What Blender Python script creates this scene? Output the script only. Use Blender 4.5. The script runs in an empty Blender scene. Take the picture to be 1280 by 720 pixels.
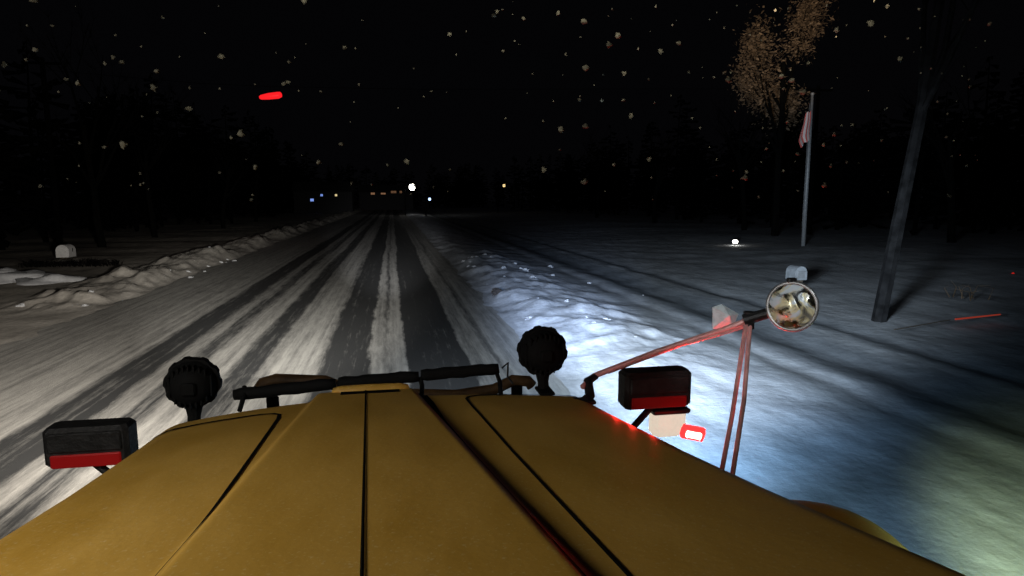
import bpy, math, random
import numpy as np
from mathutils import Vector, Matrix, noise
random.seed(7)
C = bpy.context.scene.collection
PI = math.pi
CAMZ = 2.6
F = 800.0
# ------------------------------------------------------------------ camera
tb = 110/F; b = math.atan(tb); a = math.atan(150*math.cos(b)/F)
fw = Vector((math.sin(a)*math.cos(b), math.cos(a)*math.cos(b), -math.sin(b)))
rt = Vector((math.cos(a), -math.sin(a), 0)); up = rt.cross(fw)
cam = bpy.data.objects.new('camera', bpy.data.cameras.new('camera')); C.objects.link(cam)
M = Matrix((rt, up, -fw)).transposed().to_4x4(); M.translation = (0, 0, CAMZ)
cam.matrix_world = M
cam.data.lens = 36*F/1280; cam.data.sensor_width = 36; cam.data.clip_start = .05; cam.data.clip_end = 3000
bpy.context.scene.camera = cam
def ray(u, v): return fw + rt*((u-640)/F) - up*((v-360)/F)
def G(u, v, z=0):
    d = ray(u, v); t = (z-CAMZ)/d.z; return Vector((d.x*t, d.y*t, z))
def P(u, v, Y):
    d = ray(u, v); t = Y/d.y; return Vector((d.x*t, Y, CAMZ+d.z*t))
# ------------------------------------------------------------------ materials
def mat(name, col, rough=.6, metal=0, emis=None, es=0, noise_amt=0, nscale=8, bump=0, bscale=40, spec=.5, trans=0):
    m = bpy.data.materials.new(name); m.use_nodes = True
    nt = m.node_tree; p = nt.nodes['Principled BSDF']
    p.inputs['Base Color'].default_value = (*col, 1); p.inputs['Roughness'].default_value = rough
    p.inputs['Metallic'].default_value = metal; p.inputs['Specular IOR Level'].default_value = spec
    if trans: p.inputs['Transmission Weight'].default_value = trans
    if emis: p.inputs['Emission Color'].default_value = (*emis, 1); p.inputs['Emission Strength'].default_value = es
    tc = nt.nodes.new('ShaderNodeTexCoord')
    if noise_amt:
        n = nt.nodes.new('ShaderNodeTexNoise'); n.inputs['Scale'].default_value = nscale; n.inputs['Detail'].default_value = 6
        nt.links.new(tc.outputs['Object'], n.inputs['Vector'])
        mr = nt.nodes.new('ShaderNodeMapRange'); mr.inputs[1].default_value = .3; mr.inputs[2].default_value = .7
        mr.inputs[3].default_value = 1-noise_amt; mr.inputs[4].default_value = 1+noise_amt*.4
        nt.links.new(n.outputs['Fac'], mr.inputs[0])
        mx = nt.nodes.new('ShaderNodeVectorMath'); mx.operation = 'SCALE'; mx.inputs[0].default_value = col
        nt.links.new(mr.outputs[0], mx.inputs['Scale']); nt.links.new(mx.outputs[0], p.inputs['Base Color'])
    if bump:
        n2 = nt.nodes.new('ShaderNodeTexNoise'); n2.inputs['Scale'].default_value = bscale; n2.inputs['Detail'].default_value = 5
        nt.links.new(tc.outputs['Object'], n2.inputs['Vector'])
        bp = nt.nodes.new('ShaderNodeBump'); bp.inputs['Strength'].default_value = bump; bp.inputs['Distance'].default_value = .02
        nt.links.new(n2.outputs['Fac'], bp.inputs['Height']); nt.links.new(bp.outputs[0], p.inputs['Normal'])
    return m
def paint_mat():
    m = mat('yellow_paint', (.62, .40, .05), .5, bump=.05, bscale=60, spec=.3)
    nt = m.node_tree; N = nt.nodes; L = nt.links; p = N['Principled BSDF']
    tc = N.new('ShaderNodeTexCoord')
    n = N.new('ShaderNodeTexNoise'); n.inputs['Scale'].default_value = 3.2; n.inputs['Detail'].default_value = 8; n.inputs['Roughness'].default_value = .65
    mp = N.new('ShaderNodeMapping'); mp.inputs['Scale'].default_value = (1.6, .6, 1); L.new(tc.outputs['Object'], mp.inputs[0]); L.new(mp.outputs[0], n.inputs['Vector'])
    cr = N.new('ShaderNodeValToRGB'); L.new(n.outputs['Fac'], cr.inputs[0]); e = cr.color_ramp.elements
    e[0].position = .3; e[0].color = (.50, .27, .036, 1); e[1].position = .72; e[1].color = (.68, .40, .085, 1)
    v = N.new('ShaderNodeTexNoise'); v.inputs['Scale'].default_value = 150; v.inputs['Detail'].default_value = 3; L.new(tc.outputs['Object'], v.inputs['Vector'])
    mr = N.new('ShaderNodeMapRange'); mr.inputs[1].default_value = .60; mr.inputs[2].default_value = .76; mr.inputs[4].default_value = .55; L.new(v.outputs['Fac'], mr.inputs[0])
    mx = N.new('ShaderNodeMix'); mx.data_type = 'RGBA'; L.new(mr.outputs[0], mx.inputs['Factor']); L.new(cr.outputs[0], mx.inputs['A']); mx.inputs['B'].default_value = (.75, .62, .35, 1)
    L.new(mx.outputs['Result'], p.inputs['Base Color'])
    r2 = N.new('ShaderNodeMapRange'); r2.inputs[1].default_value = .3; r2.inputs[2].default_value = .7; r2.inputs[3].default_value = .38; r2.inputs[4].default_value = .6; L.new(n.outputs['Fac'], r2.inputs[0]); L.new(r2.outputs[0], p.inputs['Roughness'])
    return m
paint = paint_mat()
black = mat('black_plastic', (.012, .012, .013), .5, bump=.15, bscale=80)
lampblack = mat('black_lamp_housing', (.008, .008, .008), .8, bump=.1, bscale=80, spec=.15)
seamshadem = mat('seam_and_shade_black', (.006, .006, .006), .9, noise_amt=.2, spec=.05)
blackm = mat('black_metal', (.03, .03, .03), .4, .3, noise_amt=.3)
frosty = mat('sooty_plastic', (.026, .025, .025), .6, noise_amt=.6, nscale=25, bump=.3, bscale=60, spec=.3)
def mirror_mat():
    m = mat('mirror_glass', (.85, .86, .85), .07, .9); nt = m.node_tree; N = nt.nodes; L = nt.links; p = N['Principled BSDF']
    tc = N.new('ShaderNodeTexCoord'); n = N.new('ShaderNodeTexNoise'); n.inputs['Scale'].default_value = 14; n.inputs['Detail'].default_value = 7; n.inputs['Distortion'].default_value = 1.4
    L.new(tc.outputs['Object'], n.inputs['Vector'])
    cr = N.new('ShaderNodeValToRGB'); L.new(n.outputs['Fac'], cr.inputs[0]); e = cr.color_ramp.elements
    e[0].position = .42; e[0].color = (.97, .97, .97, 1); e[1].position = .56; e[1].color = (.1, .1, .1, 1)
    L.new(cr.outputs[0], p.inputs['Metallic'])
    r = N.new('ShaderNodeMapRange'); r.inputs[1].default_value = .42; r.inputs[2].default_value = .58; r.inputs[3].default_value = .06; r.inputs[4].default_value = .5; L.new(n.outputs['Fac'], r.inputs[0]); L.new(r.outputs[0], p.inputs['Roughness'])
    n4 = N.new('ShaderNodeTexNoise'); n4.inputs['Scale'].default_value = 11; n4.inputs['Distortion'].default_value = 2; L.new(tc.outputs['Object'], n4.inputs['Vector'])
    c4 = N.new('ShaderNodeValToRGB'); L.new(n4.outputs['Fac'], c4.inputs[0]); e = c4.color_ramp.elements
    e[0].position = .36; e[0].color = (.25, .25, .22, 1); e[1].position = .62; e[1].color = (.80, .92, 1, 1); q = e.new(.48); q.color = (.85, .8, .5, 1)  # reflection painted as patches of noise colour
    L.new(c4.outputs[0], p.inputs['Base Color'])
    return m
chrome = mirror_mat()
steel = mat('steel_arm_red_lit', (.8, .42, .40), .3, .1, noise_amt=.3, nscale=30)  # red lamp light on the arms mixed into the base colour
rimm = mat('bright_rim', (.45, .46, .47), .3, .5, noise_amt=.4, nscale=25)
orange = mat('orange_paint', (.15, .08, .03), .6, noise_amt=.5, nscale=20)
redlens = mat('red_lens', (.3, .01, .01), .3, 0, (1, .02, .02), .09, noise_amt=.2)
dimred = mat('dim_red_lens', (.25, .01, .01), .3, 0, (1, .02, .02), .03, noise_amt=.2)
redglow = mat('red_glow', (.3, .01, .01), .3, 0, (1, .02, .02), 3, noise_amt=.1)
hotcore = mat('lamp_hot_core', (.8, .4, .4), .3, 0, (1, .5, .42), 6, noise_amt=.1)
amberlens = mat('lit_lamp_lens', (.35, .33, .3), .3, 0, (1, .85, .68), .7, noise_amt=.6, nscale=30)
redlamp = mat('red_lamp_glow', (.3, .01, .01), .4, 0, (1, .015, .02), 1.0, noise_amt=.1)
darkbark = mat('dark_bark', (.005, .0048, .0045), .95, noise_amt=.5, nscale=6, spec=.05)
leanbark = mat('frosted_bark', (.022, .022, .023), .95, noise_amt=.6, nscale=5, spec=.05)
wirem = mat('black_cable', (.002, .002, .002), .95, noise_amt=.2, spec=.05)
leafm = mat('dry_leaf', (.32, .23, .15), .8, noise_amt=.7, nscale=1.5)
twigm = mat('brown_twig', (.16, .10, .05), .8, noise_amt=.5, nscale=5)
darkleaf = mat('dark_needles', (.003, .003, .0028), .95, noise_amt=.5, nscale=2, spec=.03)
polem = mat('galvanised_pole', (.36, .37, .38), .5, .2, noise_amt=.2)
snowobj = mat('snow_lump', (.50, .51, .53), .8, noise_amt=.15, nscale=9, bump=.5, bscale=30)
dirty = mat('dirty_lump', (.06, .05, .045), .9, noise_amt=.5, nscale=9, bump=.6, bscale=30)
whitem = mat('white_enamel', (.85, .85, .85), .5, noise_amt=.15)
reflectm = mat('reflection_white', (.75, .9, .95), .5, noise_amt=.3, nscale=20, bump=.4)
greym = mat('grey_enamel', (.25, .26, .27), .5, noise_amt=.3)
wallm = mat('dark_siding', (.012, .012, .014), .8, noise_amt=.3)
roofm = mat('snowy_roof', (.02, .02, .022), .8, noise_amt=.3)
woodm = mat('weathered_post', (.09, .07, .05), .85, noise_amt=.4, nscale=14)
flakem = mat('snowflake', (.15, .14, .105), .9, noise_amt=.3, spec=.0)
def glow(name, c, s): return mat(name, c, .5, 0, c, s, noise_amt=.02)
gw = glow('white_lamp', (1, .97, .9), 9); gb = glow('blue_lamp', (.25, .4, 1), .9); gy = glow('yellow_lamp', (1, .8, .4), .8)
go = glow('orange_lamp', (1, .5, .25), .16); gbw = glow('cool_lamp', (.6, .75, 1), 1.5)
def flag_mat():
    m = bpy.data.materials.new('striped_flag'); m.use_nodes = True; nt = m.node_tree; p = nt.nodes['Principled BSDF']
    uv = nt.nodes.new('ShaderNodeUVMap'); sx = nt.nodes.new('ShaderNodeSeparateXYZ'); nt.links.new(uv.outputs[0], sx.inputs[0])
    mu = nt.nodes.new('ShaderNodeMath'); mu.operation = 'MULTIPLY'; mu.inputs[1].default_value = 3.0; nt.links.new(sx.outputs['X'], mu.inputs[0])
    fr = nt.nodes.new('ShaderNodeMath'); fr.operation = 'FRACT'; nt.links.new(mu.outputs[0], fr.inputs[0])
    gt = nt.nodes.new('ShaderNodeMath'); gt.operation = 'GREATER_THAN'; gt.inputs[1].default_value = .45; nt.links.new(fr.outputs[0], gt.inputs[0])
    mx = nt.nodes.new('ShaderNodeMix'); mx.data_type = 'RGBA'; nt.links.new(gt.outputs[0], mx.inputs['Factor'])
    mx.inputs['A'].default_value = (.9, .18, .15, 1); mx.inputs['B'].default_value = (.95, .80, .76, 1)
    nt.links.new(mx.outputs['Result'], p.inputs['Base Color']); p.inputs['Roughness'].default_value = .9
    return m
# ------------------------------------------------------------------ mesh builder
class MB:
    def __init__(s): s.v = []; s.f = []; s.uv = None
    def add(s, vs, fs):
        o = len(s.v); s.v += [Vector(q) for q in vs]; s.f += [tuple(i+o for i in f) for f in fs]
    def box(s, c, size, R=None, ch=.0):
        x, y, z = [q/2 for q in size]; R = R or Matrix.Identity(3)
        c = Vector(c)
        if ch <= 0:
            vs = [c+R@Vector((i*x, j*y, k*z)) for i in (-1, 1) for j in (-1, 1) for k in (-1, 1)]
            s.add(vs, [(0,1,3,2),(4,6,7,5),(0,4,5,1),(2,3,7,6),(0,2,6,4),(1,5,7,3)]); return
        def ring(zz, ins):
            X, Y = x-ins, y-ins
            return [c+R@Vector(q) for q in ((-X+ch,-Y,zz),(X-ch,-Y,zz),(X,-Y+ch,zz),(X,Y-ch,zz),(X-ch,Y,zz),(-X+ch,Y,zz),(-X,Y-ch,zz),(-X,-Y+ch,zz))]
        rs = [ring(-z, ch*.7), ring(-z+ch, 0), ring(z-ch, 0), ring(z, ch*.7)]
        vs = sum(rs, []); fs = [tuple(range(7,-1,-1)), tuple(range(24, 32))]
        for r_ in range(3):
            for i in range(8): j = (i+1) % 8; fs.append((r_*8+i, r_*8+j, r_*8+8+j, r_*8+8+i))
        s.add(vs, fs)
    def tube(s, pts, rad, n=10, caps=True):
        pts = [Vector(p) for p in pts]
        if not hasattr(rad, '__len__'): rad = [rad]*len(pts)
        vs = []; fs = []
        for i, p in enumerate(pts):
            d = (pts[min(i+1, len(pts)-1)]-pts[max(i-1, 0)]).normalized()
            q = d.cross(Vector((0, 0, 1)) if abs(d.z) < .9 else Vector((1, 0, 0))).normalized(); w = d.cross(q)
            for k in range(n):
                t = 2*PI*k/n; vs.append(p+(q*math.cos(t)+w*math.sin(t))*rad[i])
        for i in range(len(pts)-1):
            for k in range(n):
                l = (k+1) % n; fs.append((i*n+k, i*n+l, (i+1)*n+l, (i+1)*n+k))
        if caps: fs += [tuple(range(n-1, -1, -1)), tuple(range((len(pts)-1)*n, len(pts)*n))]
        s.add(vs, fs)
    def lathe(s, prof, c, axis, n=32, gear=0, gearn=0):
        axis = Vector(axis).normalized(); q = axis.cross(Vector((0, 0, 1)) if abs(axis.z) < .9 else Vector((1, 0, 0))).normalized(); w = axis.cross(q)
        vs = []; fs = []
        for r_, h in prof:
            for k in range(n):
                t = 2*PI*k/n; rr = r_*(1+(gear if gearn and (k*gearn//n) % 2 else 0))
                vs.append(Vector(c)+axis*h+(q*math.cos(t)+w*math.sin(t))*rr)
        for i in range(len(prof)-1):
            for k in range(n):
                l = (k+1) % n; fs.append((i*n+k, i*n+l, (i+1)*n+l, (i+1)*n+k))
        s.add(vs, fs)
    def blob(s, c, r, seed=0, rough=.3, n=10, m=7):
        vs = []; fs = []
        for i in range(m+1):
            th = PI*i/m
            for k in range(n):
                ph = 2*PI*k/n; d = Vector((math.sin(th)*math.cos(ph), math.sin(th)*math.sin(ph), math.cos(th)))
                q = 1+rough*noise.noise(d*1.6+Vector((seed*3.1, seed, 0)))*1.8
                vs.append(Vector(c)+Vector((d.x*r[0], d.y*r[1], d.z*r[2]))*q)
        for i in range(m):
            for k in range(n):
                l = (k+1) % n; fs.append((i*n+k, (i+1)*n+k, (i+1)*n+l, i*n+l))
        s.add(vs, fs)
    def build(s, name, m, parent=None, shift=(0, 0, 0), loc=None, smooth=False):
        me = bpy.data.meshes.new(name); sh = Vector(shift)
        me.from_pydata([v-sh for v in s.v], [], s.f); me.validate(); me.materials.append(m)
        if smooth: me.polygons.foreach_set('use_smooth', [True]*len(me.polygons))
        o = bpy.data.objects.new(name, me); C.objects.link(o)
        if parent: o.parent = parent
        if loc is not None: o.location = loc
        return o
def tag(o, label=None, cat=None, group=None, kind=None):
    if label: o['label'] = label
    if cat: o['category'] = cat
    if group: o['group'] = group
    if kind: o['kind'] = kind
    return o
def empty(name, loc, label, cat, group=None):
    o = bpy.data.objects.new(name, None); C.objects.link(o); o.location = loc; o.empty_display_size = .1
    return tag(o, label, cat, group)
def ss(e0, e1, x):
    t = min(1, max(0, (x-e0)/(e1-e0))); return t*t*(3-2*t)
def nz(x, y, s, k=0): return noise.noise(Vector((x*s, y*s, k)))
# ------------------------------------------------------------------ ground
def rug(x, y, s, k):      # broken, irregular lumps
    w = nz(x, y, s*.6, k+50)*.9
    return max(0, nz(x+w, y-w, s, k)+.15)+.5*max(0, nz(x-w, y+w, s*2.3, k+7))+.22*nz(x, y, s*5.5, k+9)
def height(x, y):
    h = 0.0
    e = x-(2.25+.22*nz(0, y, .6, 3)+.10*nz(x, y, 2.2, 9))
    if e > 0:
        A = .12+.12*ss(7, 13, y)-.09*ss(26, 45, y)
        prof = ss(0, 1.1, e)*(1-.75*ss(1.5, 3.4, e))
        lum = rug(x, y, 1.1, 1)*.30*(ss(7, 12, y)*.8+.08)*(1-.7*ss(26, 40, y))
        h += A*prof+lum*.50*ss(0, .7, e)*(1-ss(2.0, 3.6, e))
        h += .04*nz(x, y, .7, 5)*ss(.5, 3, e)+.010*nz(x, y, 3.2, 8)*ss(.5, 2, e)
        h -= .11*math.exp(-((x-7.3)/.5)**2)+.06*math.exp(-((x-8.9)/.3)**2)+.04*math.exp(-((x-6.1)/.25)**2)
        h += .25*ss(10, 22, x)+.10*nz(x, y, .12, 6)*ss(9, 14, x)
    e = -(6.9+.3*nz(0, y, .4, 13)+.12*nz(x, y, 2.2, 19))-x
    if e > 0:
        gap = max(0, min(1, .75+1.4*nz(0, y, .22, 33)))
        A = .34*ss(16, 20, y)*gap
        prof = ss(0, .9, e)*(1-.7*ss(1.2, 2.8, e))
        lum = rug(x, y, 1.2, 11)*.55*ss(15.5, 18.5, y)*(.35+.65*gap)
        h += A*prof+lum*.6*ss(0, .6, e)*(1-ss(1.4, 2.8, e))+.03*ss(0, .6, e)+.03*nz(x, y, .8, 15)
        h += .1*ss(10, 15, -x)*nz(x, y, .3, 16)
    return h-.03*(1 if -6.4 < x < 1.9 else 0)
def axis_pts(lo, hi, fine_lo, fine_hi, st, g):
    p = list(np.arange(fine_lo, fine_hi, st)); s = st; x = p[-1]
    while x < hi: s *= g; x += s; p.append(x)
    q = []; s = st; x = fine_lo
    while x > lo: s *= g; x -= s; q.append(x)
    return q[::-1]+p
xs = axis_pts(-500, 500, -10.5, 9.5, .07, 1.07)
ys = [-8.0]; 
while ys[-1] < 900: ys.append(ys[-1]+max(.07, .011*abs(ys[-1])))
nx, ny = len(xs), len(ys)
verts = [(x, y, height(x, y)) for y in ys for x in xs]
idx = np.arange(nx*ny).reshape(ny, nx)
faces = np.stack([idx[:-1, :-1], idx[:-1, 1:], idx[1:, 1:], idx[1:, :-1]], -1).reshape(-1, 4).tolist()
def ground_mat():
    m = bpy.data.materials.new('snow_ground'); m.use_nodes = True; nt = m.node_tree; N = nt.nodes; L = nt.links; p = N['Principled BSDF']
    p.inputs['Roughness'].default_value = .8; p.inputs['Specular IOR Level'].default_value = .15
    tc = N.new('ShaderNodeTexCoord'); sp = N.new('ShaderNodeSeparateXYZ'); L.new(tc.outputs['Object'], sp.inputs[0])
    n1 = N.new('ShaderNodeTexNoise'); n1.inputs['Scale'].default_value = .5; n1.inputs['Detail'].default_value = 8; n1.inputs['Roughness'].default_value = .65
    mp = N.new('ShaderNodeMapping'); mp.inputs['Scale'].default_value = (1, .35, 1); L.new(tc.outputs['Object'], mp.inputs[0]); L.new(mp.outputs[0], n1.inputs['Vector'])
    ma = N.new('ShaderNodeMath'); ma.operation = 'MULTIPLY_ADD'; L.new(n1.outputs['Fac'], ma.inputs[0]); ma.inputs[1].default_value = 1.4; L.new(sp.outputs['X'], ma.inputs[2])
    mr = N.new('ShaderNodeMapRange'); mr.inputs[1].default_value = -16; mr.inputs[2].default_value = 24; L.new(ma.outputs[0], mr.inputs[0])
    cr = N.new('ShaderNodeValToRGB'); L.new(mr.outputs[0], cr.inputs[0]); el = cr.color_ramp.elements
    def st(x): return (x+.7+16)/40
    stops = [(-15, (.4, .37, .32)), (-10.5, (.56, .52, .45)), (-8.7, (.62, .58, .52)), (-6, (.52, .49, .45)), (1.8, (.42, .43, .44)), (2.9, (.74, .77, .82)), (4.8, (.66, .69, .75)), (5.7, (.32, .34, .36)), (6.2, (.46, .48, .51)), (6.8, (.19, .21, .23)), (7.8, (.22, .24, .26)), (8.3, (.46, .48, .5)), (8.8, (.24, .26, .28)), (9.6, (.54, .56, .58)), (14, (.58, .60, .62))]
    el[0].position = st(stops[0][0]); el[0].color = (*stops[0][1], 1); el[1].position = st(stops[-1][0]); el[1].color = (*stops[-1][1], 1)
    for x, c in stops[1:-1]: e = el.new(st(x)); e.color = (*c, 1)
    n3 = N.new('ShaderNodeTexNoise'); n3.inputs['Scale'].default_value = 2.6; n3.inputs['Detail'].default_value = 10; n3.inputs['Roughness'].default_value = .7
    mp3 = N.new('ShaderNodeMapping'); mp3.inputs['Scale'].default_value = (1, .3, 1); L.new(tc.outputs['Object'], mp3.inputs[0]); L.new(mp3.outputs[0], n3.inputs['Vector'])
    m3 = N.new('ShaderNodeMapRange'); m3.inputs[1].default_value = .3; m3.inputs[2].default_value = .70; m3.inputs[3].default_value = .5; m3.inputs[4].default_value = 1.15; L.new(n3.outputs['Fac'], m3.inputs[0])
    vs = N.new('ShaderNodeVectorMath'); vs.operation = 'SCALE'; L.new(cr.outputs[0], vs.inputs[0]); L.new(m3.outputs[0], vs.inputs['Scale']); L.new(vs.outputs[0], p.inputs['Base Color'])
    n2 = N.new('ShaderNodeTexNoise'); n2.inputs['Scale'].default_value = 7; n2.inputs['Detail'].default_value = 9; n2.inputs['Roughness'].default_value = .6; L.new(tc.outputs['Object'], n2.inputs['Vector'])
    bp = N.new('ShaderNodeBump'); bp.inputs['Strength'].default_value = .30; bp.inputs['Distance'].default_value = .06; L.new(n2.outputs['Fac'], bp.inputs['Height']); L.new(bp.outputs[0], p.inputs['Normal'])
    return m
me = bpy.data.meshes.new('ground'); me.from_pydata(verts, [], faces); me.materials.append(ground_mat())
me.polygons.foreach_set('use_smooth', [True]*len(me.polygons))
go_ = bpy.data.objects.new('ground', me); C.objects.link(go_)
tag(go_, 'snow covered verges and ploughed banks on both sides of the road', 'ground', kind='structure')
def road_mat():
    m = bpy.data.materials.new('slushy_road'); m.use_nodes = True; nt = m.node_tree; N = nt.nodes; L = nt.links; p = N['Principled BSDF']
    tc = N.new('ShaderNodeTexCoord'); sp = N.new('ShaderNodeSeparateXYZ'); L.new(tc.outputs['Object'], sp.inputs[0])
    def nse(scale, msc, det=6, rough=.6):
        n = N.new('ShaderNodeTexNoise'); n.inputs['Scale'].default_value = scale; n.inputs['Detail'].default_value = det; n.inputs['Roughness'].default_value = rough
        q = N.new('ShaderNodeMapping'); q.inputs['Scale'].default_value = msc; L.new(tc.outputs['Object'], q.inputs[0]); L.new(q.outputs[0], n.inputs['Vector']); return n.outputs['Fac']
    def madd(v, k, add):
        q = N.new('ShaderNodeMath'); q.operation = 'MULTIPLY_ADD'; L.new(v, q.inputs[0]); q.inputs[1].default_value = k
        if isinstance(add, float): q.inputs[2].default_value = add
        else: L.new(add, q.inputs[2])
        return q.outputs[0]
    x1 = madd(nse(1, (.02, .06, 1), 2), .5, sp.outputs['X'])
    x2 = madd(nse(1, (3.2, .9, 1), 9, .72), .28, x1)
    mr = N.new('ShaderNodeMapRange'); mr.inputs[1].default_value = -7+.39; mr.inputs[2].default_value = 2.6+.39; L.new(x2, mr.inputs[0])
    cr = N.new('ShaderNodeValToRGB'); L.new(mr.outputs[0], cr.inputs[0]); el = cr.color_ramp.elements
    S = [(-7,.72),(-5.0,.68),(-4.35,.62),(-4.2,.10),(-3.75,.04),(-3.6,.5),(-3.4,.55),(-3.3,.2),(-3.1,.25),(-2.95,.66),(-2.6,.62),(-2.48,.12),(-2.15,.12),(-2.0,.6),(-1.7,.72),(-1.3,.66),(-1.15,.06),(-.48,.02),(-.40,.70),(-.26,.62),(-.17,.28),(-.1,.66),(.12,.74),(.2,.02),(1.12,.0),(1.2,.5),(1.55,.62),(1.62,.36),(1.72,.6),(2.6,.72)]
    def st(x): return (x+7)/9.6
    el[0].position = 0; el[0].color = (.72,)*3+(1,); el[1].position = 1; el[1].color = (.8,)*3+(1,)
    for x, v in S[1:-1]: e = el.new(st(x)); e.color = (v, v, v, 1)
    br = madd(nse(1, (8, 1.0, 1), 10, .78), 1.3, -.65)
    lg = madd(nse(1, (7, .07, 1), 5, .65), 1.1, -.55)      # long thin streaks along the road
    s0 = N.new('ShaderNodeMath'); s0.operation = 'ADD'; L.new(br, s0.inputs[0]); L.new(lg, s0.inputs[1])
    sm = N.new('ShaderNodeMath'); sm.operation = 'ADD'; L.new(cr.outputs[0], sm.inputs[0]); L.new(s0.outputs[0], sm.inputs[1]); sm.use_clamp = True
    sc = N.new('ShaderNodeMapRange'); sc.inputs[1].default_value = .12; sc.inputs[2].default_value = .84; L.new(sm.outputs[0], sc.inputs[0])
    mx = N.new('ShaderNodeMix'); mx.data_type = 'RGBA'; L.new(sc.outputs[0], mx.inputs['Factor'])
    mx.inputs['A'].default_value = (.045, .046, .047, 1); mx.inputs['B'].default_value = (.41, .40, .375, 1); L.new(mx.outputs['Result'], p.inputs['Base Color'])
    rg = N.new('ShaderNodeMapRange'); rg.inputs[3].default_value = .6; rg.inputs[4].default_value = .85; L.new(sc.outputs[0], rg.inputs[0]); L.new(rg.outputs[0], p.inputs['Roughness'])
    p.inputs['Specular IOR Level'].default_value = .25
    bp = N.new('ShaderNodeBump'); bp.inputs['Strength'].default_value = .3; bp.inputs['Distance'].default_value = .035; L.new(sm.outputs[0], bp.inputs['Height']); L.new(bp.outputs[0], p.inputs['Normal'])
    return m
rb = MB(); ry = [-8, 0, 10, 30, 80, 200, 500, 900]
rb.add([(x, y, .004) for y in ry for x in (-7.3, 2.5)], [(i*2, i*2+1, i*2+3, i*2+2) for i in range(len(ry)-1)])
r_ = rb.build('road', road_mat()); tag(r_, 'two lane road of packed snow with dark bare wheel tracks', 'road', kind='structure')
# ------------------------------------------------------------------ the plough truck
T0 = Vector((-.05, 1.0, 0))
truck = empty('plow_truck', T0, 'yellow snow plow truck seen along its hood from the cab', 'truck')
def part(mb, name, m, parent=None, smooth=False): return mb.build(name, m, parent or truck, T0, smooth=smooth)
def interp(tab, x):
    if x <= tab[0][0]: return tab[0][1]
    for (x0, y0), (x1, y1) in zip(tab, tab[1:]):
        if x <= x1: 
            t = (x-x0)/(x1-x0); return y0+(y1-y0)*max(0, t)
    return tab[-1][1]
def cxh(y): return -.05-.04*(y-.8)
HWR = [(.2, .94), (.85, .875), (1.1, .852), (1.4, .838), (1.9, .832), (2.3, .84), (2.5, .83)]
HWL = [(.2, .86), (.85, .765), (1.2, .72), (1.5, .705), (1.9, .70), (2.3, .705), (2.5, .70)]
def HW(y, right): return interp(HWR if right else HWL, y)
def H(x, y):
    c = cxh(y); hw = HW(y, x > c); d = abs(x-c); z = CAMZ-.5-.136*(y-.8)
    u = d/hw
    bw = .155+(.25-.155)*(2.25-y)/1.4
    z += .030*(1-ss(bw, bw+.045, d))-(.025 if x > c else .05)*u*u
    if d > hw-.12: t = min(1, (d-hw+.12)/.12); z -= .12*(1-math.sqrt(max(0, 1-t*t)))
    yf = 2.34-.13*u*u
    if y > yf-.08: t = min(1, (y-yf+.08)/.08); z -= .08*(1-math.sqrt(max(0, 1-t*t)))
    return z
def YF(u): return 2.34-.13*u*u
cols = list(np.linspace(-1, 1, 261)); rows = 90
hb = MB(); hv = []
for j in range(rows+3):
    for i, s in enumerate([-9]+cols+[9]):
        sc = max(-1, min(1, s)); yf = YF(sc)
        t = min(j, rows)/rows; t = t if t < .9 else .9+.1*math.sin((t-.9)/.1*PI/2)
        y = .25+(yf-.25)*t
        hw = HW(y, sc > 0); x = cxh(y)+sc*hw; z = H(x, y)
        if abs(s) > 1: z -= .5; x += .1*(1 if s > 0 else -1)
        if j > rows: z -= .15*(j-rows); 
        hv.append((x, y, z))
nc = len(cols)+2
hb.add(hv, [(j*nc+i, j*nc+i+1, (j+1)*nc+i+1, (j+1)*nc+i) for j in range(rows+2) for i in range(nc-1)])
hood = part(hb, 'hood', paint, smooth=True)
def strip(pts, w, lift=.0025, name='seam_and_shade_strip', m=seamshadem):
    q = []
    if not hasattr(w, '__len__'): w = [w]*len(pts)
    for p0, p1, w0, w1 in zip(pts, pts[1:], w, w[1:]):
        n = max(2, int(math.dist(p0, p1)/.02))
        q += [(p0[0]+(p1[0]-p0[0])*k/n, p0[1]+(p1[1]-p0[1])*k/n, w0+(w1-w0)*k/n) for k in range(n)]
    q.append((*pts[-1], w[-1])); mb = MB(); vs = []
    for i, p in enumerate(q):
        p0 = q[max(0, i-1)]; p1 = q[min(len(q)-1, i+1)]; d = Vector((p1[0]-p0[0], p1[1]-p0[1])).normalized(); nrm = Vector((-d.y, d.x))
        for s in (-1, -.5, 0, .5, 1):
            x = p[0]+nrm.x*s*p[2]/2; y = p[1]+nrm.y*s*p[2]/2; vs.append((x, y, H(x, y)+lift+(.001 if s == 0 else 0)))
    mb.add(vs, [(i*5+k, i*5+k+1, i*5+k+6, i*5+k+5) for i in range(len(q)-1) for k in range(4)])
    return part(mb, name, m, hood)
strip([(cxh(y), y) for y in (.3, .8, 1.4, 2.0, 2.27)], .005)
strip([(.70, 2.14), (.66, 2.17), (.5, 2.205), (.33, 2.215), (.28, 2.21), (.25, 2.19), (.238, 2.15), (.24, 2.05), (.265, 1.4), (.30, .7), (.32, .3)], [.014, .018, .018, .018, .016, .013, .01, .008, .007, .007, .007])
strip([(-.74, 2.02), (-.70, 2.06), (-.6, 2.09), (-.44, 2.11), (-.395, 2.10), (-.37, 2.07), (-.363, 2.0), (-.34, 1.4), (-.322, .87), (-.30, .3)], [.014, .018, .018, .018, .016, .012, .009, .008, .007, .007])
strip([(.085, 2.25), (.105, 2.12), (.13, 1.8), (.175, 1.3), (.222, .77), (.26, .35)], [.045, .032, .016, .009, .006, .005], .0018)  # dark strip draws the shade beside the bulge, no seam here
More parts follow.
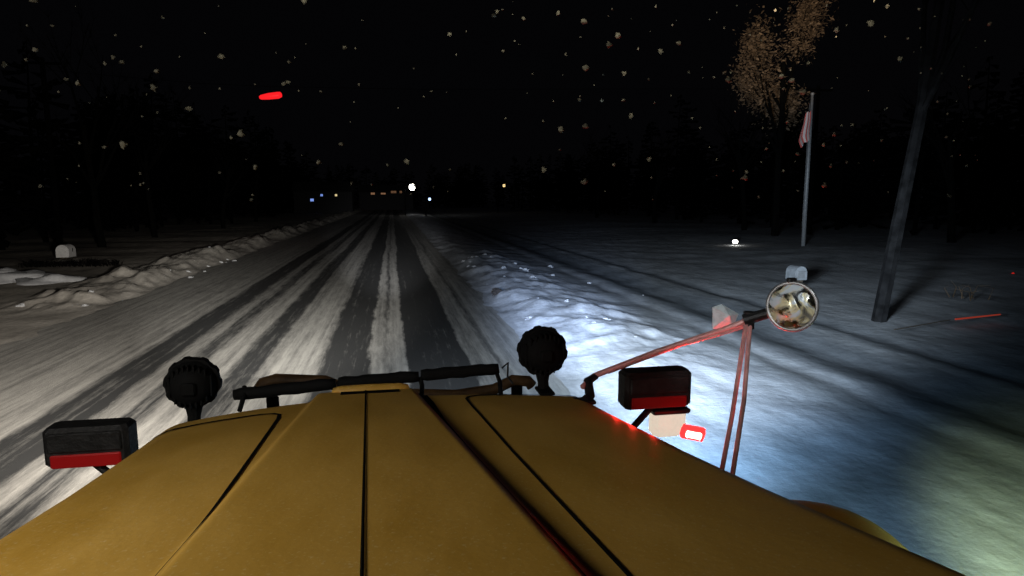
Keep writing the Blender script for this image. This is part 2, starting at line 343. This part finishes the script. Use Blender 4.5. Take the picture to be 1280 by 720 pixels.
mb = MB(); mb.lathe([(.0, -.135), (.012, -.13), (.018, -.10), (.020, 0), (.018, .10), (.012, .13), (0, .135)], (-.09, 2.26, H(-.09, 2.25)+.0), (1, 0, 0), 20)
part(mb, 'hood_handle', paint, hood, True)
mb = MB(); mb.box((-.09, 2.2, H(-.09, 2.2)+.001), (.20, .03, .004)); part(mb, 'handle_recess', seamshadem, hood)
def yb(x): return 2.42-.02*abs(x)
segs = [((-.585, -.705), (-.225, -.683)), ((-.215, -.682), (.085, -.672)), ((.092, -.668), (.395, -.655))]
for k, ((xa, za), (xb, zb)) in enumerate(segs):
    mb = MB(); pts = [(xa+(xb-xa)*t, yb(xa+(xb-xa)*t), CAMZ+za+(zb-za)*t+.0015*math.sin(t*17+k)) for t in np.linspace(0, 1, 14)]
    mb.tube(pts, [.019]+[.0225+.001*math.sin(i*2.1+k) for i in range(12)]+[.019], 14); part(mb, 'deflector_bar', lampblack, smooth=True)
for x in (-.55, -.215, .09, .39):
    mb = MB(); mb.tube([(x, 2.42, CAMZ-.68), (x+.005, 2.39, CAMZ-.70), (x, 2.33, CAMZ-.74)], .009, 8)
    part(mb, 'bar_clamp', lampblack)
mb = MB(); mb.tube([(.41, 2.42, CAMZ-.655), (.43, 2.40, CAMZ-.63), (.425, 2.38, CAMZ-.68), (.44, 2.35, CAMZ-.70)], .004, 6); part(mb, 'wire', blackm)
mb = MB()
mb.tube([(-.67, 3.2, 1.67), (-.64, 3.2, 1.715), (-.58, 3.2, 1.73), (-.35, 3.2, 1.71), (-.2, 3.2, 1.64), (.3, 3.2, 1.60), (.50, 3.2, 1.62), (.60, 3.2, 1.665), (.68, 3.2, 1.655), (.70, 3.2, 1.63)], .030, 12)
part(mb, 'plow_headgear', orange, smooth=True)
for x in (-.6, .62):
    mb = MB(); mb.tube([(x, 3.2, 1.64), (x, 3.2, .6)], .03, 10); mb.tube([(x, 3.2, .65), (x, 2.4, .65)], .03, 10); part(mb, 'headgear_upright', seamshadem)
def round_lamp(c, yaw, s_=1.0):
    c = Vector(c); ax = Vector((math.sin(yaw), math.cos(yaw), 0))
    k_ = s_
    mb = MB(); mb.lathe([(0, -.07), (.035*k_, -.068), (.06*k_, -.055), (.082*k_, -.02), (.092*k_, .01), (.095*k_, .03)], c, ax, 48); 
    h = part(mb, 'work_lamp', lampblack, smooth=True)
    f = MB(); f.lathe([(.085*k_, .0), (.1*k_, .0), (.102*k_, .035), (.08*k_, .045), (0, .05)], c, ax, 64, -.05, 20); part(f, 'bezel', lampblack, h)
    side = ax.cross(Vector((0, 0, 1)))
    f = MB()
    for k in range(-4, 5):
        o = k*.018*k_; ln = math.sqrt(max(0, (.082*k_)**2-o*o)); dep = .075-abs(k)*.009
        f.box(c+side*o-ax*.02, (.005, dep, 2*ln), Matrix.Rotation(-yaw, 3, 'Z'))
    f.box(c-ax*.075+Vector((0,0,.0)), (.05, .02, .045), Matrix.Rotation(-yaw, 3, 'Z'), .006)
    part(f, 'cooling_fin', lampblack, h)
    s = MB()
    s.tube([c+ax*.01+Vector((0, 0, -.085)), c+Vector((0, 0, -.12)), c+Vector((0, -.01, -.15))], [.03, .022, .022], 10)
    s.box(c+Vector((0, -.03, -.15)), (.06, .10, .012), None, .003)
    part(s, 'bracket', lampblack, h)
    return h
round_lamp(P(240, 480, 2.42), -.1, .95)
round_lamp(P(679, 440, 2.42), .05)
def sig(c, w, lit, hh=.15):
    c = Vector(c); mb = MB(); mb.box(c, (w, .10, hh), None, .014); h = part(mb, 'signal_lamp', frosty)
    m2 = MB(); m2.box(c+Vector((0, -.05, -.31*hh)), (w*.82, .016, .045), None, .004); part(m2, 'red_strip' , redlens if lit else dimred, h)
    m4 = MB(); m4.box(c+Vector((0, -.052, .15*hh)), (w*.86, .012, .065), None, .004); part(m4, 'rear_cover', frosty, h)
    m3 = MB(); m3.tube([c+Vector((0, 0, -.07)), c+Vector((-.1*(1 if c.x > 0 else -1), -.02, -.16)), c+Vector((-.3*(1 if c.x > 0 else -1), -.05, -.22))], .014, 10); part(m3, 'mount', blackm, h)
    return h
sig(P(115, 553, 2.35), .265, True, .14)
sg_ = sig(P(818, 484, 2.35), .28, False)
hc = P(834, 527, 2.38)
mb = MB(); mb.box(hc, (.15, .07, .115), None, .022); hl = part(mb, 'headlight', amberlens)
mb = MB(); mb.box(hc+Vector((0, -.012, .055)), (.16, .07, .02), None, .005); part(mb, 'housing_edge', blackm, hl)
rc = P(866, 541, 2.2)
mb = MB(); mb.box(rc, (.105, .03, .052), Matrix.Rotation(.25, 3, 'Y'), .014); part(mb, 'marker_bulb', redglow, hl)
mb = MB(); mb.box(rc+Vector((-.006, -.02, -.002)), (.066, .012, .026), Matrix.Rotation(.25, 3, 'Y'), .008); part(mb, 'bulb_core', hotcore, hl)
# hood mirror
mc = P(990, 383, 1.9)
ax = (Vector((0, 0, CAMZ))-mc).normalized(); ax = (ax+Vector((-.28, .12, -.03))).normalized()
mb = MB()
mb.lathe([(0, -.045), (.03, -.043), (.065, -.026), (.081, -.005)], mc, ax, 40); mh = part(mb, 'hood_mirror', black, smooth=True)
mb = MB(); mb.lathe([(.081, -.006), (.0855, .003), (.082, .010), (.074, .006)], mc, ax, 40); part(mb, 'mirror_rim', rimm, mh, True)
TM = .5
mb = MB(); mb.lathe([(.0745*math.sin(t)/math.sin(TM), .004+.0745*(math.cos(t)-math.cos(TM))/math.sin(TM)) for t in np.linspace(TM, .0, 12)], mc, ax, 40); part(mb, 'mirror_glass', chrome, mh, True)
mb = MB(); mb.box(mc+Vector((0, .01, .088)), (.03, .02, .014), None, .003); part(mb, 'rim_clip', blackm, mh)
ap = P(936, 400, 2.0)
mb = MB(); mb.tube([mc-ax*.04, (mc-ax*.04)*.5+ap*.5+Vector((0, 0, .004)), ap+Vector((-.02, 0, .0))], [.026, .018, .020], 12); mb.lathe([(0, -.03), (.019, -.03), (.019, .03), (0, .03)], ap, (0, 0, 1), 14)
mb.lathe([(0, -.02), (.030, -.02), (.030, .02), (0, .02)], (mc-ax*.05)*.65+ap*.35, (1, .2, .3), 14)
part(mb, 'mirror_pivot', black, mh)
for pts, rr in (([P(728, 484, 2.16), P(742, 470, 2.2), P(820, 440, 2.13), P(880, 420, 2.06), P(905, 412, 2.03), ap], .0105), ([P(760, 466, 2.2), P(850, 432, 2.1), P(900, 418, 2.0), ap+Vector((0, 0, -.02))], .005),
            ([P(900, 600, 1.7), P(915, 520, 1.85), ap+Vector((-.008, 0, 0))], .0075), ([P(914, 604, 1.65), P(930, 500, 1.85), ap+Vector((.006, 0, 0))], .0075)):
    mb = MB(); mb.tube(pts, rr, 10); part(mb, 'support_arm', steel, mh)
fz = H(.66, 2.1)
mb = MB(); mb.tube([(.65, 2.10, fz), (.68, 2.13, fz+.012), P(735, 476, 2.18), P(745, 470, 2.2)], [.02, .018, .017, .013], 10); mb.box((.65, 2.10, fz+.004), (.07, .06, .012), None, .003); part(mb, 'arm_foot', black, mh)
mb = MB(); q = P(906, 394, 2.12); mb.add([q+rt*-.045+up*-.05, q+rt*.03+up*-.05, q+rt*.050+up*.005, q+rt*-.01+up*.04, q+rt*-.045+up*.03, q+rt*.01+up*.0-fw*.02, q+fw*.02], [(0,1,5),(1,2,5),(2,3,5),(3,4,5),(4,0,5),(1,0,6),(2,1,6),(3,2,6),(4,3,6),(0,4,6)]); o = part(mb, 'reflection_shard', reflectm, mh); o['label'] = 'white shard standing in for a windshield reflection by the mirror arm'  # windshield reflection modelled as a solid white shard
# front fenders and wheels
def fender(sx):
    mb = MB(); c0 = Vector((1.18*sx+(-.08 if sx < 0 else 0), 1.38, CAMZ-1.22)); n = 30; k2 = 14; vs = []; R0 = .42
    for i in range(n+1):
        t = PI*i/n
        for k in range(k2):
            w = (k/(k2-1)); r = R0-.15*w**3; vs.append(c0+Vector((sx*(-.34+.45*math.sin(w*PI/2)), -math.cos(t)*r*1.0, math.sin(t)*r)))
    mb.add(vs, [(i*k2+k, i*k2+k+1, (i+1)*k2+k+1, (i+1)*k2+k) for i in range(n) for k in range(k2-1)])
    f = part(mb, 'fender', paint, smooth=True)
    w = MB(); w.lathe([(.15, -.12), (.36, -.13), (.40, -.09), (.41, 0), (.40, .09), (.36, .13), (.15, .12)], (c0.x-.08*sx, 1.38, .50), (1, 0, 0), 36); wh = part(w, 'wheel', seamshadem)
    w = MB(); w.lathe([(0, -.06), (.1, -.06), (.2, -.11), (.24, -.12), (.24, .12), (.2, .11), (.1, .06), (0, .06)], (c0.x-.08*sx, 1.38, .50), (1, 0, 0), 24); part(w, 'rim', greym, wh)
fender(1); fender(-1)
mb = MB()
lp = []
for yy in (1.0, .94, .88, .80): xx = cxh(yy)+HW(yy, True)-.004; lp.append(Vector((xx, yy, H(xx, yy)+.012)))
mb.tube(lp, [.008, .011, .012, .010], 12)
for q in lp[:2]: mb.lathe([(0, -.010), (.010, -.010), (.012, 0), (.010, .010), (0, .012)], q+Vector((0, 0, .008)), (0, 0, 1), 12)
part(mb, 'hood_latch', black, smooth=True)
mb = MB()
for sx in (-1, 1): mb.box((1.08*sx-.03, -.9, 1.55), (.05, 1.5, 1.0), None, .02)
mb.box((-.03, -1.7, 1.9), (2.1, .06, 1.9), None, .02)
part(mb, 'cab_body', paint)
# ------------------------------------------------------------------ trees
def make_tree(name, label, group, base, height_, seed, lean=(0, 0), trunk_r=.2, leafy=None, mt=darkbark, spread=.5, depth=4, cat='tree', Lf=.5, wig=.13):
    rnd = random.Random(seed); root = empty(name, base, label, cat, group); tb_ = MB(); cr_ = MB(); tips = []
    def grow(p, d, L, r, dep):
        n = 4; pts = [p]; rads = [r]; q = p.copy(); dd = d.copy()
        for k in range(n):
            dd = (dd+Vector((rnd.uniform(-1, 1), rnd.uniform(-1, 1), rnd.uniform(-.3, .6)))*(wig if dep == 0 else .13)).normalized(); q = q+dd*L/n
            pts.append(q.copy()); rads.append(r*(1-.45*(k+1)/n))
        tb_.tube(pts, rads, 7 if dep < 2 else 4, False)
        if dep >= 2: tips.append((pts[2].copy(), dd.copy()))
        if dep >= depth: tips.append((q.copy(), dd.copy())); return
        for k in range(rnd.randint(2, 4) if dep else 5):
            t = rnd.uniform(.45 if dep else .6, 1); pp = pts[int(t*n)]
            nd = (dd+Vector((rnd.uniform(-1, 1), rnd.uniform(-1, 1), rnd.uniform(-.1, .6)))*spread*1.6).normalized()
            grow(pp, nd, L*rnd.uniform(.5, .75)*(.6 if dep == 0 and leafy else 1), max(.006, rads[int(t*n)]*.6), dep+1)
    grow(Vector((0, 0, -.1)), Vector((lean[0], lean[1], 1)).normalized(), height_*Lf, trunk_r, 0)
    tb_.build('trunk', mt, root)
    for p, d in tips:
        if leafy:
            for k in range(leafy):
                c = p+Vector((rnd.gauss(0, 1), rnd.gauss(0, 1), rnd.gauss(0, 1)))*.42; s = rnd.uniform(.06, .17)
                u = Vector((rnd.uniform(-1, 1), rnd.uniform(-1, 1), rnd.uniform(-1, 1))).normalized(); w = u.orthogonal().normalized()
                cr_.add([c-u*s, c+w*s*.5, c+u*s, c-w*s*.5], [(0, 1, 2, 3)])
        else:
            for k in range(6):
                u = (d+Vector((rnd.uniform(-1, 1), rnd.uniform(-1, 1), rnd.uniform(-.5, .8)))*.9).normalized()*rnd.uniform(.3, .9); w = u.orthogonal().normalized()*.008
                cr_.add([p-w, p+w, p+u], [(0, 1, 2)])
    cr_.build('crown', leafm if leafy else mt, root)
    return root
oakx = P(968, 300, 37).x
make_tree('oak_tree', 'tall tree with dry tan leaves lit above the flagpole', None, (oakx, 37, 0), 16, 4, (0, 0), .24, 75, darkbark, spread=.45, depth=3, Lf=.68)
gb_ = G(1098, 405)
make_tree('bare_tree', 'dark leaning bare tree trunk on the right beyond the driveway', None, (gb_.x, gb_.y, .1), 15, 12, (.24, .1), .15, None, leanbark, depth=3, Lf=.6, wig=.04)
L_ = [(-15.2, 22, 11), (-16.5, 29, 12), (-15, 37, 13), (-15.8, 47, 12), (-14.6, 60, 11), (-15.4, 78, 13)]
for i, (x, y, h) in enumerate(L_):
    make_tree('bare_tree', 'dark bare tree at the edge of the woods left of the road', 'bare trees at the left wood edge', (x, y, 0), h, 30+i, (random.uniform(-.1, .1), 0), .2, None, darkbark, depth=3)
for i, (x, y, h) in enumerate([(27, 46, 13), (25.5, 60, 12), (26, 80, 13), (30, 30, 12)]):
    make_tree('bare_tree', 'dark bare tree in the unlit yard right of the road', 'bare trees in the right yard', (x, y, .1), h, 50+i, (random.uniform(-.1, .1), 0), .22, None, darkbark, depth=3)
def woods(name, label, xr, yr, n, seed):
    rnd = random.Random(seed); mb = MB()
    for i in range(n):
        x = rnd.uniform(*xr); y = rnd.uniform(*yr); h = rnd.uniform(7, 15); r = rnd.uniform(1.8, 3.2)
        mb.tube([(x, y, -.1), (x+rnd.uniform(-.3, .3), y, h*.5), (x, y, h)], [.16, .12, .02], 5, False)
        for k in range(90):
            t = rnd.random()**.8; z = h*(.06+.94*t); rr = r*math.sin(PI*min(1, .15+.85*t))**.7*rnd.uniform(.3, 1.1)+.1; an = rnd.uniform(0, 2*PI)
            p = Vector((x, y, z)); q = Vector((x+math.cos(an)*rr, y+math.sin(an)*rr, z+rr*rnd.uniform(-.3, .4))); w = Vector((-math.sin(an), math.cos(an), 0))*rr*.22
            mb.add([p, q-w, q+Vector((0, 0, -.3)), q+w], [(0, 1, 2), (0, 2, 3)])
    return tag(mb.build(name, darkleaf), label, 'woods', kind='stuff')
woods('woodland', 'black mass of woods far back on the left side', (-40, -17), (18, 150), 170, 1)
woods('woodland', 'black mass of woods far back on the right side', (29, 70), (30, 160), 150, 2)
woods('woodland', 'dark line of far trees where the road ends', (-30, 40), (190, 230), 80, 3)
# ------------------------------------------------------------------ flagpole and flag
gp = P(1003, 320, 29); fx = gp.x; ft = P(1003, 118, 29).z
fp = empty('flagpole', (fx, 29, .1), 'tall pale grey flagpole standing in the snowy yard', 'flagpole')
mb = MB(); mb.tube([(0, 0, -.2), (0, 0, ft*.5), (0, 0, ft-.1)], [.10, .09, .065], 12); mb.build('pole', polem, fp, smooth=True)
mb = MB(); mb.lathe([(0, -.08), (.07, -.05), (.09, 0), (.07, .05), (0, .08)], (0, 0, ft-.06), (0, 0, 1), 14); mb.build('finial', polem, fp, smooth=True)
mb = MB(); mb.tube([(-.12, 0, 1.2), (-.12, 0, ft-.5)], .008, 5); mb.build('halyard', polem, fp)
me = bpy.data.meshes.new('flag'); vs = []; fs = []; uvs = []; nu, nv = 18, 18
z1 = P(1000, 138, 29).z; z0 = P(1000, 184, 29).z
for j in range(nv+1):
    for i in range(nu+1):
        s = i/nu; t = j/nv; wd = (.32+.32*t**.8)*(1-.3*max(0, t-.8)/.2)
        vs.append((-.09-s*wd+.02*math.sin(t*7), -.1+.04*math.sin(s*10+t*2)*(.3+s), z1+(z0-z1)*(t*(1-.22*(1-s)*t)+.12*s*(1-t)+.03*math.sin(s*8)))); uvs.append((s+.12*t, t))
for j in range(nv):
    for i in range(nu): fs.append((j*(nu+1)+i, j*(nu+1)+i+1, (j+1)*(nu+1)+i+1, (j+1)*(nu+1)+i))
me.from_pydata(vs, [], fs); ul = me.uv_layers.new(name='UVMap')
for l in me.loops: ul.data[l.index].uv = uvs[l.vertex_index]
me.materials.append(flag_mat()); me.polygons.foreach_set('use_smooth', [True]*len(me.polygons))
fl = bpy.data.objects.new('flag', me); C.objects.link(fl); fl.location = (fx, 29, 0)
tag(fl, 'limp red and white striped flag hanging near the pole top', 'flag')
# ------------------------------------------------------------------ mailboxes, markers, lamps
def mailbox(base, h, w, label, mb_mat, post=woodm):
    r = empty('mailbox', base, label, 'mailbox'); m = MB()
    pr = [(-w/2, 0), (w/2, 0), (w/2, w*.55)]+[(w/2*math.cos(t), w*.55+w/2*math.sin(t)) for t in np.linspace(.2, PI-.2, 9)]+[(-w/2, w*.55)]
    n = len(pr); vs = [(x, -w*.6, h+z) for x, z in pr]+[(x, w*.6, h+z) for x, z in pr]
    m.add(vs, [tuple(range(n)), tuple(range(2*n-1, n-1, -1))]+[(i, i+n, (i+1) % n+n, (i+1) % n) for i in range(n)]); m.build('box', mb_mat, r)
    d = MB(); d.box((0, -w*.62, h+w*.42), (w*.62, .02, w*.55), None, .01); d.build('door', mb_mat if mb_mat is whitem else greym, r)
    d = MB(); d.box((0, 0, (h-.2)/2-.02), (.1, .1, h+.2), None, .01); d.box((0, .0, h-.03), (w*.5, w*1.0, .05)); d.build('post', post, r)
    d = MB(); d.box((w/2+.015, 0, h+w*.6), (.012, .04, .15)); d.build('flag_arm', seamshadem, r)
palem = mat('pale_enamel', (.30, .32, .34), .5, noise_amt=.3)
mp_ = Vector(P(995, 349, 15)); hz = height(mp_.x, 15); mailbox((mp_.x, 15, hz), max(.05, mp_.z-hz), .34, 'grey mailbox below the flagpole, right of the road', palem)
p = P(83, 322, 30); mailbox((p.x, 30, .05), p.z-.02, .50, 'small white mailbox beside dark brush left of the road', whitem)
def brush(base, w, h, n, label, m, seed, name='leafless_bush', th=1):
    rnd = random.Random(seed); mb = MB()
    for k in range(n):
        x = rnd.uniform(-w, w); y = rnd.uniform(-.4, .4); an = rnd.uniform(-.9, .9); L = rnd.uniform(.5, 1)*h
        mb.tube([(x, y, -.05), (x+an*L*.4, y+rnd.uniform(-.2, .2), L*.6), (x+an*L, y+rnd.uniform(-.3, .3), L*rnd.uniform(.6, 1))], [.02*th, .012*th, .004*th], 4, False)
    return tag(mb.build(name, m, loc=base), label, 'bush')
p = G(90, 336); brush((p.x, p.y, .05), 1.6, .4, 260, 'low dark brush beside the white mailbox', darkbark, 5)
p = G(1215, 384); brush((p.x, p.y, .25), .35, .45, 9, 'thin brown twigs sticking out of the right snow', twigm, 8, th=.6)
mb = MB(); p0 = G(28, 354)
for k in range(8): mb.blob((random.uniform(-1.3, 1.1), random.uniform(-.6, .6), random.uniform(0, .08)), (random.uniform(.7, 1.2), .7, random.uniform(.25, .40)), k, .3, 18, 12)
tag(mb.build('snow_mound', snowobj, loc=(p0.x, p0.y, 0), smooth=True), 'rounded snow mound at the far left verge', 'snow mound')
p0 = G(1118, 412, .2); p1 = G(1250, 396, .2)
rd = empty('red_streak_rod', p0, 'thin added rod with glowing end standing in for a reflected red streak', 'red streak'); d = Vector(p1)-Vector(p0)
mb = MB(); mb.tube([(0, 0, 0), d*.5+Vector((0, 0, .06))], .012, 6); mb.build('added_rod', woodm, rd)
mb = MB(); mb.tube([d*.55+Vector((0, 0, .06)), d+Vector((0, 0, .05))], [.018, .014], 6); mb.build('red_streak_end', mat('red_streak_end', (.3, .05, .03), .5, 0, (1, .1, .05), .2, noise_amt=.4), rd)  # reflected red streak drawn as the glowing end of an added rod
p = P(1265, 343, 17)
rd = empty('reflector_post', (p.x, 17, .2), 'slim post with a red reflector at the far right', 'reflector post')
mb = MB(); mb.tube([(0, 0, -.1), (0, 0, p.z-.2)], .015, 8); mb.build('post', darkbark, rd)
mb = MB(); mb.lathe([(0, -.01), (.06, -.01), (.07, .0), (.06, .015), (0, .02)], (0, -.03, p.z-.2), (0, -1, 0), 16); mb.build('reflector', mat('reflector_red', (.4, .02, .02), .4, 0, (1, .03, .02), .35, noise_amt=.1), rd)
p = P(338, 120, 38)
up_ = empty('hanging_red_lamp', (p.x, 38, p.z+.5), 'glowing red oblong lamp hung high over the road left side', 'lamp')
mb = MB(); mb.tube([(-.58, 0, -.60), (-.5, 0, -.585), (-.1, 0, -.52), (.4, 0, -.45), (.56, 0, -.40), (.6, 0, -.39)], [.06, .12, .17, .18, .14, .06], 14); mb.build('red_lamp', redlamp, up_, smooth=True)
mb = MB(); mb.tube([(-17.5-p.x, 0, .5), (-10-p.x, 0, .05), (0, 0, 0), (8, 0, .1), (27-p.x, 0, .9)], .012, 5)
mb.tube([(0, 0, 0), (0, 0, -.4)], .012, 5); mb.build('cable', wirem, up_)
for xx, lab in ((-17.5, 'unlit dark pole among the left woods holding a cable'), (27, 'unlit dark pole in the right yard holding a cable')):
    e = empty('utility_pole', (xx, 38, 0), lab, 'pole')
    mb = MB(); mb.tube([(0, 0, -.2), (0, 0, 5), (0, 0, p.z+1.6)], [.16, .14, .11], 10); mb.build('shaft', wirem, e)
    mb = MB(); mb.box((0, -.12, p.z+1.3), (1.8, .1, .12), None, .01); mb.build('crossarm', wirem, e)
def street_lamp(u, v, Y, m, s, label, arm=1.2):
    p = P(u, v, Y); r = empty('street_lamp', (p.x-arm, Y, 0), label, 'street lamp')
    mb = MB(); mb.tube([(0, 0, -.1), (0, 0, p.z-.4), (.1*arm, 0, p.z+.1), (arm*.5, 0, p.z+.25), (arm, 0, p.z+.2)], [.1, .07, .05, .04, .04], 8); mb.build('pole', darkbark, r)
    mb = MB(); mb.box((arm, 0, p.z+s*.5+.06), (s*1.1, s*.8, .12), None, .02); h = mb.build('lamp_head', blackm, r)
    mb = MB(); mb.box((arm, -.02, p.z), (s, s*.7, s), None, s*.3); mb.build('bulb', m, h)
street_lamp(515, 234, 110, gw, .95, 'brightest white street lamp at the end of the road')
street_lamp(435, 238, 140, gy, .5, 'dim yellow street lamp left of the far road end')
street_lamp(630, 232, 120, gy, .5, 'dim yellow street lamp right of the far road end')
street_lamp(537, 249, 100, gbw, .4, 'low cool blue lamp just right of the brightest one', .6)
p = P(919, 302, 31)
yl = empty('yard_lamp', (p.x, 31, .1), 'short bright white yard lamp left of the flagpole', 'yard lamp')
mb = MB(); mb.tube([(0, 0, -.1), (0, 0, p.z-.2)], .04, 8); mb.build('post', blackm, yl)
mb = MB(); mb.lathe([(0, -.1), (.11, -.08), (.14, 0), (.11, .07), (0, .1)], (0, 0, p.z-.1), (0, 0, 1), 14); mb.build('globe', gw, yl, smooth=True)
mb = MB(); mb.lathe([(.16, 0), (.10, .07), (0, .1)], (0, 0, p.z+.0), (0, 0, 1), 14); mb.build('cap', blackm, yl)
def house(u, Y, w, h, wins, label):
    p = P(u, 250, Y); r = empty('house', (p.x, Y, 0), label, 'house')
    m = MB(); m.box((0, 3, h/2), (w, 6, h)); m.build('wall', wallm, r)
    m = MB(); m.add([(-w/2-.3, -.4, h), (w/2+.3, -.4, h), (w/2+.3, 6.4, h), (-w/2-.3, 6.4, h), (-w/2-.3, 3, h+2), (w/2+.3, 3, h+2)], [(0, 1, 5, 4), (3, 4, 5, 2), (0, 4, 3), (1, 2, 5), (0, 3, 2, 1)]); m.build('roof', roofm, r)
    for (wu, wv, ww, wh, wm) in wins:
        q = P(wu, wv, Y-.05); m = MB(); m.box((q.x-p.x, -.03, q.z), (ww, .04, wh), None, .01); f = m.build('window', wm, r)
        m = MB(); m.box((q.x-p.x, -.06, q.z), (.05, .03, wh)); m.build('mullion', wallm, f)
house(404, 130, 11, 4.2, [(390, 250, .6, .5, gb), (402, 244, .4, .4, gb), (420, 244, .4, .4, gy)], 'far dark house with small bluish lit windows left of road')
house(483, 175, 14, 4.6, [(466, 242, 1.0, .5, go), (479, 242, 1.2, .4, go), (492, 240, 1.4, .5, go), (501, 240, .6, .5, go)], 'far dark house with a row of dim orange windows')
# ------------------------------------------------------------------ snow clods
base_bm = []
for k in range(5):
    mb = MB(); mb.blob((0, 0, .02), (.08, .07, .05), k*2+1, .55, 9, 6); me_o = mb.build('snow_clod', snowobj); base_bm.append(me_o.data); bpy.data.objects.remove(me_o)
def clod(x, y, s, label, group, k, m=None):
    o = bpy.data.objects.new('snow_clod', base_bm[k % 5]); C.objects.link(o); o.location = (x, y, height(x, y)-.02*s); o.scale = (s, s*random.uniform(.7, 1.2), s*random.uniform(.6, 1.0)); o.rotation_euler = (0, 0, random.uniform(0, 6)); tag(o, label, 'snow clod', group)
for k in range(34):
    y = random.uniform(10, 27); clod(2.3+abs(random.gauss(0, 1))*1.8+.1, y, random.uniform(.3, 1.2)*(1 if y < 18 else 1.3), 'loose white snow clod scattered on the right bank', 'snow clods on the right bank', k)
for k in range(16):
    y = random.uniform(16, 32); clod(-6.7-abs(random.gauss(0, 1))*1.2, y, random.uniform(.5, 1.4), 'loose snow clod tumbled along the left bank', 'snow clods on the left bank', k)
p = G(621, 371, .05); mb = MB(); mb.blob((0, 0, .04), (.13, .1, .11), 3, .5, 12, 8); tag(mb.build('dirty_lump', dirty, loc=(p.x, p.y, height(p.x, p.y))), 'dark dirty lump at the right road edge', 'lump')
# ------------------------------------------------------------------ falling snow
rnd = random.Random(21); mb = MB()
for k in range(400):
    if k % 8: Y = rnd.uniform(1.7, 3.25); lo = .0
    else: Y = rnd.uniform(4, 9); lo = .15
    x = rnd.uniform(-.75, 1.05)*Y; z = CAMZ+rnd.uniform(lo, .42)*Y
    r = rnd.choice([.0025, .003, .0035, .004, .005, .007, .0105])*(.3+Y*.33)
    mb.blob((x, Y, z), (r, r*rnd.uniform(.6, 1), r*rnd.uniform(.7, 1)), k, .5, 7, 5)
tag(mb.build('falling_snow', flakem, smooth=True), 'falling snowflakes drifting in the dark air', 'falling snow', kind='stuff')
# ------------------------------------------------------------------ lights
def spot(name, loc, target, power, cone, blend, col, r=.08):
    l = bpy.data.lights.new(name, 'SPOT'); l.energy = power; l.spot_size = math.radians(cone); l.spot_blend = blend; l.color = col; l.shadow_soft_size = r
    o = bpy.data.objects.new(name, l); C.objects.link(o); o.location = loc; o.rotation_euler = (Vector(target)-Vector(loc)).to_track_quat('-Z', 'Y').to_euler(); return o
FY = 3.35
spot('left_beam_near', (-.7, FY, 2.0), (-1.4, 14, .4), 2300, 88, 1, (1, .97, .90))
spot('left_beam_side', (-.7, FY, 2.05), (-11, 17, -1.2), 5000, 60, 1, (1, .91, .80), .3)
spot('left_beam_mid', (-.7, FY, 2.1), (-4.0, 28, -.4), 12000, 36, 1, (1, .96, .88), .2)
spot('centre_beam_far', (0, FY, 2.1), (-.5, 46, 0), 38000, 13, 1, (.97, .98, 1))
spot('right_beam_near', (.7, FY, 2.05), (3.6, 10, -.4), 1500, 84, 1, (.36, .64, 1), .2)
spot('right_beam_bank', (.7, FY, 2.05), (4.1, 15.5, 0), 7500, 22, 1, (.42, .60, 1), .25)
spot('right_beam_yard', (.7, FY, 2.05), (14, 24, .0), 9500, 52, 1, (.76, .88, 1), .7)
spot('side_beam', (1.35, .8, 1.9), (4.0, 5.2, 0), 270, 74, 1, (.38, .70, 1), .2)
spot('side_beam_corner', (1.35, .3, 1.9), (4.75, 3.5, 0), 1500, 24, 1, (.80, 1, .50), .2)
spot('oak_fill', (.5, -.2, 3.4), (oakx, 37, 12.5), 25000, 14, 1, (1, .76, .52), .3)  # added unseen spot that warms the oak crown
spot('snowfall_fill', (0, .2, 3.9), (1.0, 4, 6.0), 220, 120, .5, (1, .95, .8))  # added unseen spot aimed upward to brighten the falling flakes
spot('mirror_fill', (.5, .2, 3.3), P(960, 386, 1.95), 36, 18, .6, (.95, .98, 1), .03)  # added unseen spot on the mirror and the shard beside it
spot('fender_fill', (1.2, -.1, 3.0), (1.2, 1.38, 1.8), 8, 30, 1, (1, .95, .75), .1)  # added unseen spot that lifts the right fender
l = bpy.data.lights.new('hood_fill', 'AREA'); l.energy = 15; l.size = .6; l.color = (1, .97, .90)  # added soft light for the hood, its source out of view
o = bpy.data.objects.new('hood_fill', l); C.objects.link(o); o.location = (-1.3, .45, 2.85); o.rotation_euler = (Vector((-.5, 1.7, 1.9))-o.location).to_track_quat('-Z', 'Y').to_euler()
def pt(name, loc, e, col, r=.02):
    l = bpy.data.lights.new(name, 'POINT'); l.energy = e; l.color = col; l.shadow_soft_size = r
    o = bpy.data.objects.new(name, l); C.objects.link(o); o.location = loc
for k, (yy, ee) in enumerate(((1.86, .12), (1.74, .16), (1.6, .06))):
    hx = cxh(yy)+HW(yy, True)-.055; pt('red_marker_glow', Vector((hx, yy, H(hx, yy)+.028)), ee, (1, .03, .02), .01)
spot('red_arm_glow', P(885, 545, 2.12), P(930, 425, 1.98), 22, 95, .8, (1, .04, .03), .03)
w = bpy.data.worlds.new('World'); bpy.context.scene.world = w; w.use_nodes = True
w.node_tree.nodes['Background'].inputs[0].default_value = (.8, .78, 1, 1); w.node_tree.nodes['Background'].inputs[1].default_value = .0014
sc = bpy.context.scene; sc.view_settings.view_transform = 'Standard'; sc.view_settings.look = 'None'; sc.view_settings.exposure = 0
